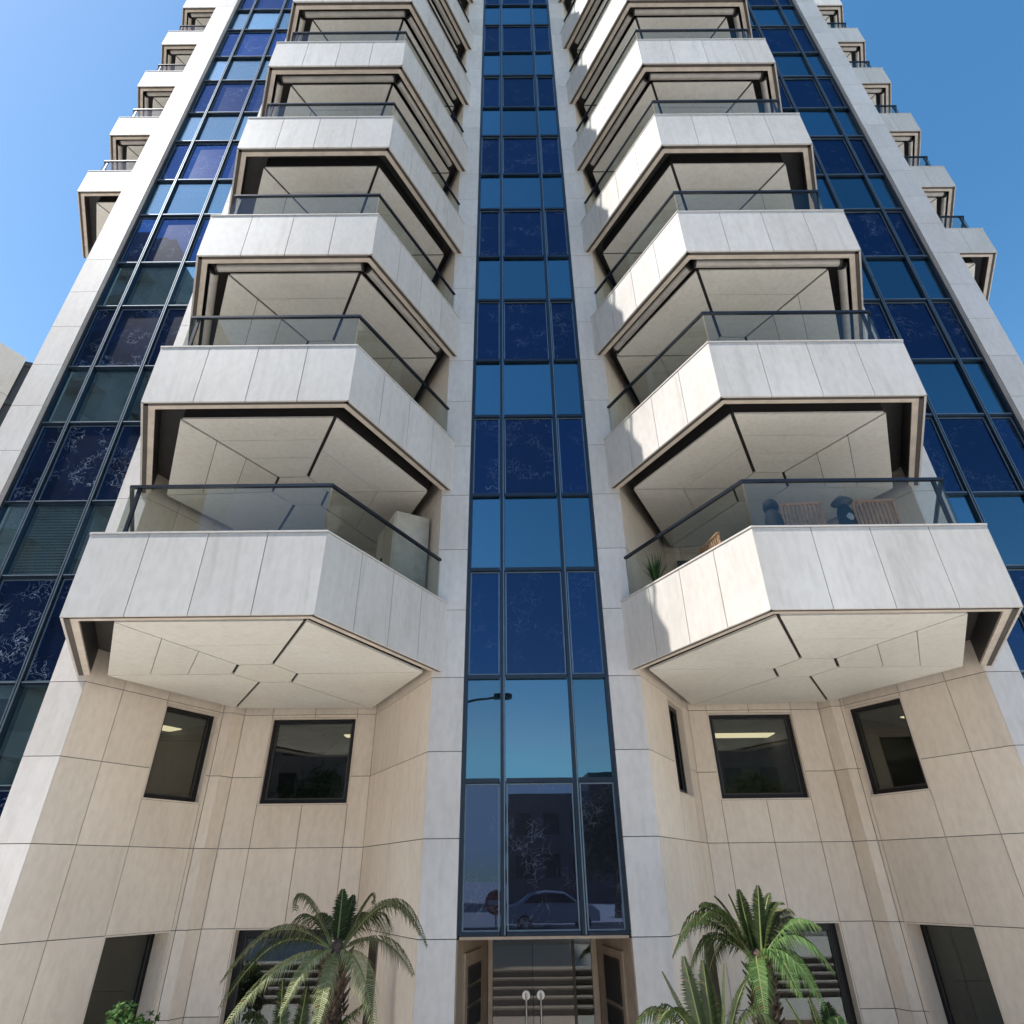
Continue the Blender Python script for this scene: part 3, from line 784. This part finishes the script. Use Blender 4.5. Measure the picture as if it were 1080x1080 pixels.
# planting beds
for s in (1, -1):
    q = MB(); x0, x1 = (1.15, 6.2) if s > 0 else (-6.2, -1.15)
    q.box(x0, x1, -2.0, -1.88, PLAZA, PLAZA+.30, M['bounce_tan_stone']); q.box(x0, x0+.12, -1.88, -.06, PLAZA, PLAZA+.30, M['bounce_tan_stone']); q.box(x1-.12, x1, -1.88, -.06, PLAZA, PLAZA+.30, M['bounce_tan_stone'])
    o = empty('planter'); tag(o, 'low stone planting bed %s of the entrance' % ('right' if s > 0 else 'left'), 'planter')
    q.build('kerb', o); q = MB(); q.box(x0+.12, x1-.12, -1.88, 2.0 if False else -.06, PLAZA, PLAZA+.12, M['soil']); q.build('soil', o)

# ------------------------------------------------------------------ ground, steps, street behind the camera (seen in the glass)
q = MB(); q.add([(-400, -400, STREET-.02), (400, -400, STREET-.02), (400, -8.1, STREET-.02), (-400, -8.1, STREET-.02)], [[0, 1, 2, 3]], M['paving'])
q.add([(-400, -8.1, STREET-.02), (-16, -8.1, STREET-.02), (-16, 400, STREET-.02), (-400, 400, STREET-.02)], [[0, 1, 2, 3]], M['paving'])
q.add([(16, -8.1, STREET-.02), (400, -8.1, STREET-.02), (400, 400, STREET-.02), (16, 400, STREET-.02)], [[0, 1, 2, 3]], M['paving'])
structure(q.build('ground'))
q = MB(); q.add([(-16, -8.1, PLAZA), (16, -8.1, PLAZA), (16, 20, PLAZA), (-16, 20, PLAZA)], [[0, 1, 2, 3]], M['paving']); structure(q.build('plaza'))
q = MB(); rise = (STREET-PLAZA)/5
for i in range(5):
    q.box(-16, 16, -8.1, -6.6-.30*i+.0, PLAZA+rise*i+.001, PLAZA+rise*(i+1)-.035, M['riser'])
    q.box(-16, 16, -8.1, -6.58-.30*i, PLAZA+rise*(i+1)-.035, PLAZA+rise*(i+1), M['white_stone'])
structure(q.build('steps'))
q = MB(); q.add([(-200, -25, STREET-.012), (200, -25, STREET-.012), (200, -15, STREET-.012), (-200, -15, STREET-.012)], [[0, 1, 2, 3]], M['asphalt'])
structure(q.build('road'))
q = MB()
for i in range(-20, 20): q.add([(i*6, -20.06, STREET-.006), (i*6+3, -20.06, STREET-.006), (i*6+3, -19.94, STREET-.006), (i*6, -19.94, STREET-.006)], [[0, 1, 2, 3]], M['paint'])
structure(q.build('lane_marking'))
q = MB(); q.box(-200, 200, -15, -14.7, STREET-.02, STREET+.10, M['white_stone']); q.box(-200, 200, -25.3, -25, STREET-.02, STREET+.10, M['white_stone']); structure(q.build('kerb'))

M['car_paint'] = plain('white_car_paint', (.75, .76, .78), .2, 0, .6, .01); M['car_glass'] = plain('car_glass', (.01, .012, .015), .05)
M['tyre'] = plain('tyre', (.012, .012, .012), .8); M['red'] = plain('sign_red', (.55, .02, .02), .4); M['white'] = plain('sign_white', (.8, .8, .8), .4)
M['darkwall'] = plain('dark_render', (.13, .12, .125), .8, 0, .3, .2, 1)
car = empty('parked_car', (1.5, -22.5, STREET)); tag(car, 'white hatchback car parked across the street, mirrored in the entrance glass', 'car')
prof = [(-2.0, .35), (-2.02, .75), (-1.9, .98), (-1.55, 1.05), (-1.0, 1.42), (-.3, 1.52), (.5, 1.46), (1.05, 1.08), (1.75, .92), (2.02, .70), (2.02, .35)]
q = MB(); W = .86
n = len(prof)
def wy(z, sg): return sg*(W-(max(0, z-.95))*.28)
vs = [(x, wy(z, -1), z) for x, z in prof]+[(x, wy(z, 1), z) for x, z in prof]
q.add(vs, [list(range(n)), list(range(n, 2*n))[::-1]]+[[i, (i+1) % n + 0, n+(i+1) % n, n+i][::-1] for i in range(n)], M['car_paint']); q.build('body', car, bevel=.05)
for sg in (-1, 1):
    q = MB(); pp = [(-1.3, 1.08), (-.93, 1.36), (-.3, 1.44), (.45, 1.39), (.92, 1.08)]
    q.add([(x, wy(z, sg)+sg*.012, z) for x, z in pp], [list(range(5))], M['car_glass']); q.build('side_window', car)
for x in (-1.25, 1.3):
    for sg in (-1, 1):
        q = MB(); q.tube((x, sg*.66, .33), (x, sg*.90, .33), .33, M['tyre'], 22); w = q.build('wheel', car)
        q = MB(); q.tube((x, sg*.89, .33), (x, sg*.915, .33), .20, M['steel'], 16); q.build('rim', w)
sg_ = empty('no_entry_sign', (-1.0, -14.0, STREET)); tag(sg_, 'round red no entry sign on a grey pole, mirrored in the entrance glass', 'sign')
q = MB(); q.tube((0, 0, 0), (0, 0, 1.75), .03, M['steel'], 10); q.build('pole', sg_)
q = MB(); q.tube((0, .04, 1.40), (0, .065, 1.40), .34, M['red'], 32); q.box(-.24, .24, .066, .07, 1.34, 1.46, M['white']); q.build('disc', sg_)
lp = empty('street_lamp', (-3.4, -14.0, STREET)); tag(lp, 'tall dark street lamp with one long arm, mirrored in the glass above the entrance', 'street lamp')
q = MB(); q.tube((0, 0, 0), (0, 0, 7.4), .09, M['slotwall'], 12, .05); q.build('pole', lp)
q = MB(); q.tube((0, 0, 7.35), (2.3, 0, 7.75), .05, M['slotwall'], 10, .04); q.build('arm', lp)
q = MB(); q.prism([(2.2, -.13), (3.0, -.17), (3.15, 0), (3.0, .17), (2.2, .13)], 7.68, 7.84, M['slotwall']); q.build('lamp_head', lp)
# opposite tower at the left and low block in the middle
o = empty('opposite_tower'); tag(o, 'dark tower with angled balconies across the street, mirrored in the left glass strip', 'building')
q = MB(); q.box(-44, -22.6, -34, -17, STREET, 37, M['darkwall']); q.build('wall', o)
for k in range(11):
    z = 1.5+k*3.12
    q = MB(); q.prism([(-22.6, -18.6), (-20.9, -19.6), (-20.9, -22), (-22.6, -23)], z, z+1.06, M['darkwall']); q.prism([(-25.5, -17), (-24.3, -15.6), (-23, -15.6), (-22.6, -17)], z, z+1.06, M['darkwall']); q.build('balcony', o)
ob_ = None
o = empty('apartment_block'); tag(o, 'low dark apartment block across the street, mirrored in the entrance glass', 'building')
q = MB(); q.box(-.4, 13, -62, -48, STREET, 5.9, M['darkwall']); q.box(7, 12, -60, -50, 6.2, 8.2, M['darkwall']); q.build('wall', o)
for k in range(3):
    q = MB(); q.box(-1.5, -.4, -54, -48.3, -.6+k*2.3, .4+k*2.3, M['darkwall']); q.build('balcony', o)
for i in range(5):
    for k in range(2):
        q = MB(); q.box(.2+i*2.3, 1.5+i*2.3, -47.99, -47.95, -.2+k*3, 1.4+k*3, M['car_glass']); q.build('window', o)
for x0, x1, h_, lb in ((-36, -11.5, 17.5, 'plain mid rise block across the street, left of the low block'), (14.5, 40, 19, 'plain mid rise block across the street, right of the low block')):
    o = empty('apartment_block'); tag(o, lb, 'building', 'blocks across the street')
    q = MB(); q.box(x0, x1, -62, -47, STREET, h_, M['darkwall']); q.build('wall', o)
    for k in range(5):
        for i in range(7):
            q = MB(); xx = x0+1.2+i*3.3; q.box(xx, xx+1.5, -46.99, -46.95, .2+k*3.2, 1.9+k*3.2, M['car_glass']); q.build('window', o)
def tree(x, y, h, r, label, seed):
    o = empty('street_tree', (x, y, STREET)); tag(o, label, 'tree', 'trees across the street')
    q = MB(); q.tube((0, 0, 0), (.1, 0, h*.45), .2, M['bark'], 10, .12)
    for a in range(5): q.tube((.1, 0, h*.42), (cos(a*1.3)*r*.6, sin(a*1.3)*r*.6, h*.72), .08, M['bark'], 6, .03)
    q.build('trunk', o); leafy(o, 'crown', (0, 0, h*.7), r, 5000, M['crown_leaf'], .16, .9, seed)
tree(5.6, -30, 5.6, 2.3, 'dark tree right of centre across the street behind the white car', 11)
tree(15.5, -29, 7.6, 3.0, 'shorter dark tree further right across the street', 12)
tree(-13, -28, 7, 2.8, 'dark tree left of centre across the street', 13)
# neighbouring building at the left edge
ux, uy = .45, .893       # along its right-hand wall, going back
P2 = (-31.2, 20.2); Zt = 28.9
ox_, oy_ = P2
o = empty('neighbour_block'); tag(o, 'beige concrete block with dark window bands at the far left edge behind the tower', 'building')
q = MB()
A = (ox_-ux*12, oy_-uy*12); B = P2
L = 12
for i in range(6):
    z = Zt
    while z > STREET+3: q.slab(A, B, i*2+.008, i*2+1.992, z-3.1, z-.012, M['bounce_tan_stone'], .06); z -= 3.12
q.slab(A, B, 0, 12, STREET, Zt-.02, M['joint'], .2, -.04)
back = [(A[0], A[1]), (B[0], B[1]), (B[0]-10, B[1]+6), (A[0]-10, A[1]+6)]
q.prism([(x-.35, y+.1) for x, y in back], STREET, Zt-.03, M['darkwall'])
q.build('wall', o)
C_ = (B[0]+3.2, B[1]+1.2)
z = Zt-.25
q = MB(); q.slab(B, C_, -.7, 3.4, STREET, z, M['slotwall'], .3, -.1); q.build('window_band', o)
while z > 0:
    q = MB(); q.slab(B, C_, .0, 3.4, z-.35, z, M['slotwall'], .3, .0); q.build('floor_slab', o); z -= 3.12
o['label'] = o['label']

# ------------------------------------------------------------------ light, sky, camera
sv = Vector((-1, -.346, 1.61)).normalized()
elev = math.asin(sv.z); azi = atan2(sv.x, sv.y)
w = bpy.data.worlds.new('World'); scn.world = w; w.use_nodes = True; nt = w.node_tree
sky = nt.nodes.new('ShaderNodeTexSky'); sky.sky_type = 'NISHITA'; sky.sun_disc = False
sky.sun_elevation = elev; sky.sun_rotation = azi % (2*pi); sky.air_density = .9; sky.dust_density = .25; sky.ozone_density = 2.5; sky.altitude = 50
# deepen the clear sky away from the sun, keep the pale side pale
sep = nt.nodes.new('ShaderNodeSeparateColor'); com = nt.nodes.new('ShaderNodeCombineColor')
nt.links.new(sky.outputs[0], sep.inputs[0])
def mth(op, a, b_):
    m_ = nt.nodes.new('ShaderNodeMath'); m_.operation = op; nt.links.new(a, m_.inputs[0]); m_.inputs[1].default_value = b_; return m_.outputs[0]
for ch, (tn_, p_, a_) in enumerate(((.61*.15, 2.0, 9.6), (.87*.15, 1.32, 1.41), (.99*.15, 1.12, .85))):
    c_ = mth('MULTIPLY', sep.outputs[ch], tn_); c_ = mth('POWER', c_, p_); c_ = mth('MULTIPLY', c_, a_/.15); c_ = mth('MINIMUM', c_, (.50, .68, .80)[ch]/.15)
    nt.links.new(c_, com.inputs[ch])
nt.links.new(com.outputs[0], nt.nodes['Background'].inputs[0])
nt.nodes['Background'].inputs[1].default_value = .15
sl = bpy.data.lights.new('sun', 'SUN'); sl.energy = 3.05; sl.angle = radians(.53); sl.color = (1, .975, .94)
so = bpy.data.objects.new('sun', sl); col.objects.link(so); so.rotation_euler = sv.to_track_quat('Z', 'Y').to_euler()

p, r, yw = radians(30.402), radians(-.678), radians(.219)
f0 = Vector((sin(yw), cos(yw), 0)); r0 = Vector((cos(yw), -sin(yw), 0)); u0 = Vector((0, 0, 1))
f = f0*cos(p)+u0*sin(p); u = u0*cos(p)-f0*sin(p); rr = r0*cos(r)+u*sin(r); uu = u*cos(r)-r0*sin(r)
cd = bpy.data.cameras.new('camera'); cam = bpy.data.objects.new('camera', cd); col.objects.link(cam)
mt = Matrix((rr, uu, -f)).transposed().to_4x4(); mt.translation = Vector((-.36, -9.0, 0)); cam.matrix_world = mt
cd.sensor_width = 36; cd.lens = 653.78/1080*36; cd.clip_end = 2000; cd.clip_start = .05
scn.camera = cam
scn.render.resolution_x = scn.render.resolution_y = 1024
scn.render.engine = 'CYCLES'
vs = scn.view_settings; vs.view_transform = 'Standard'; vs.look = 'None'; vs.exposure = 1.15; vs.gamma = 1
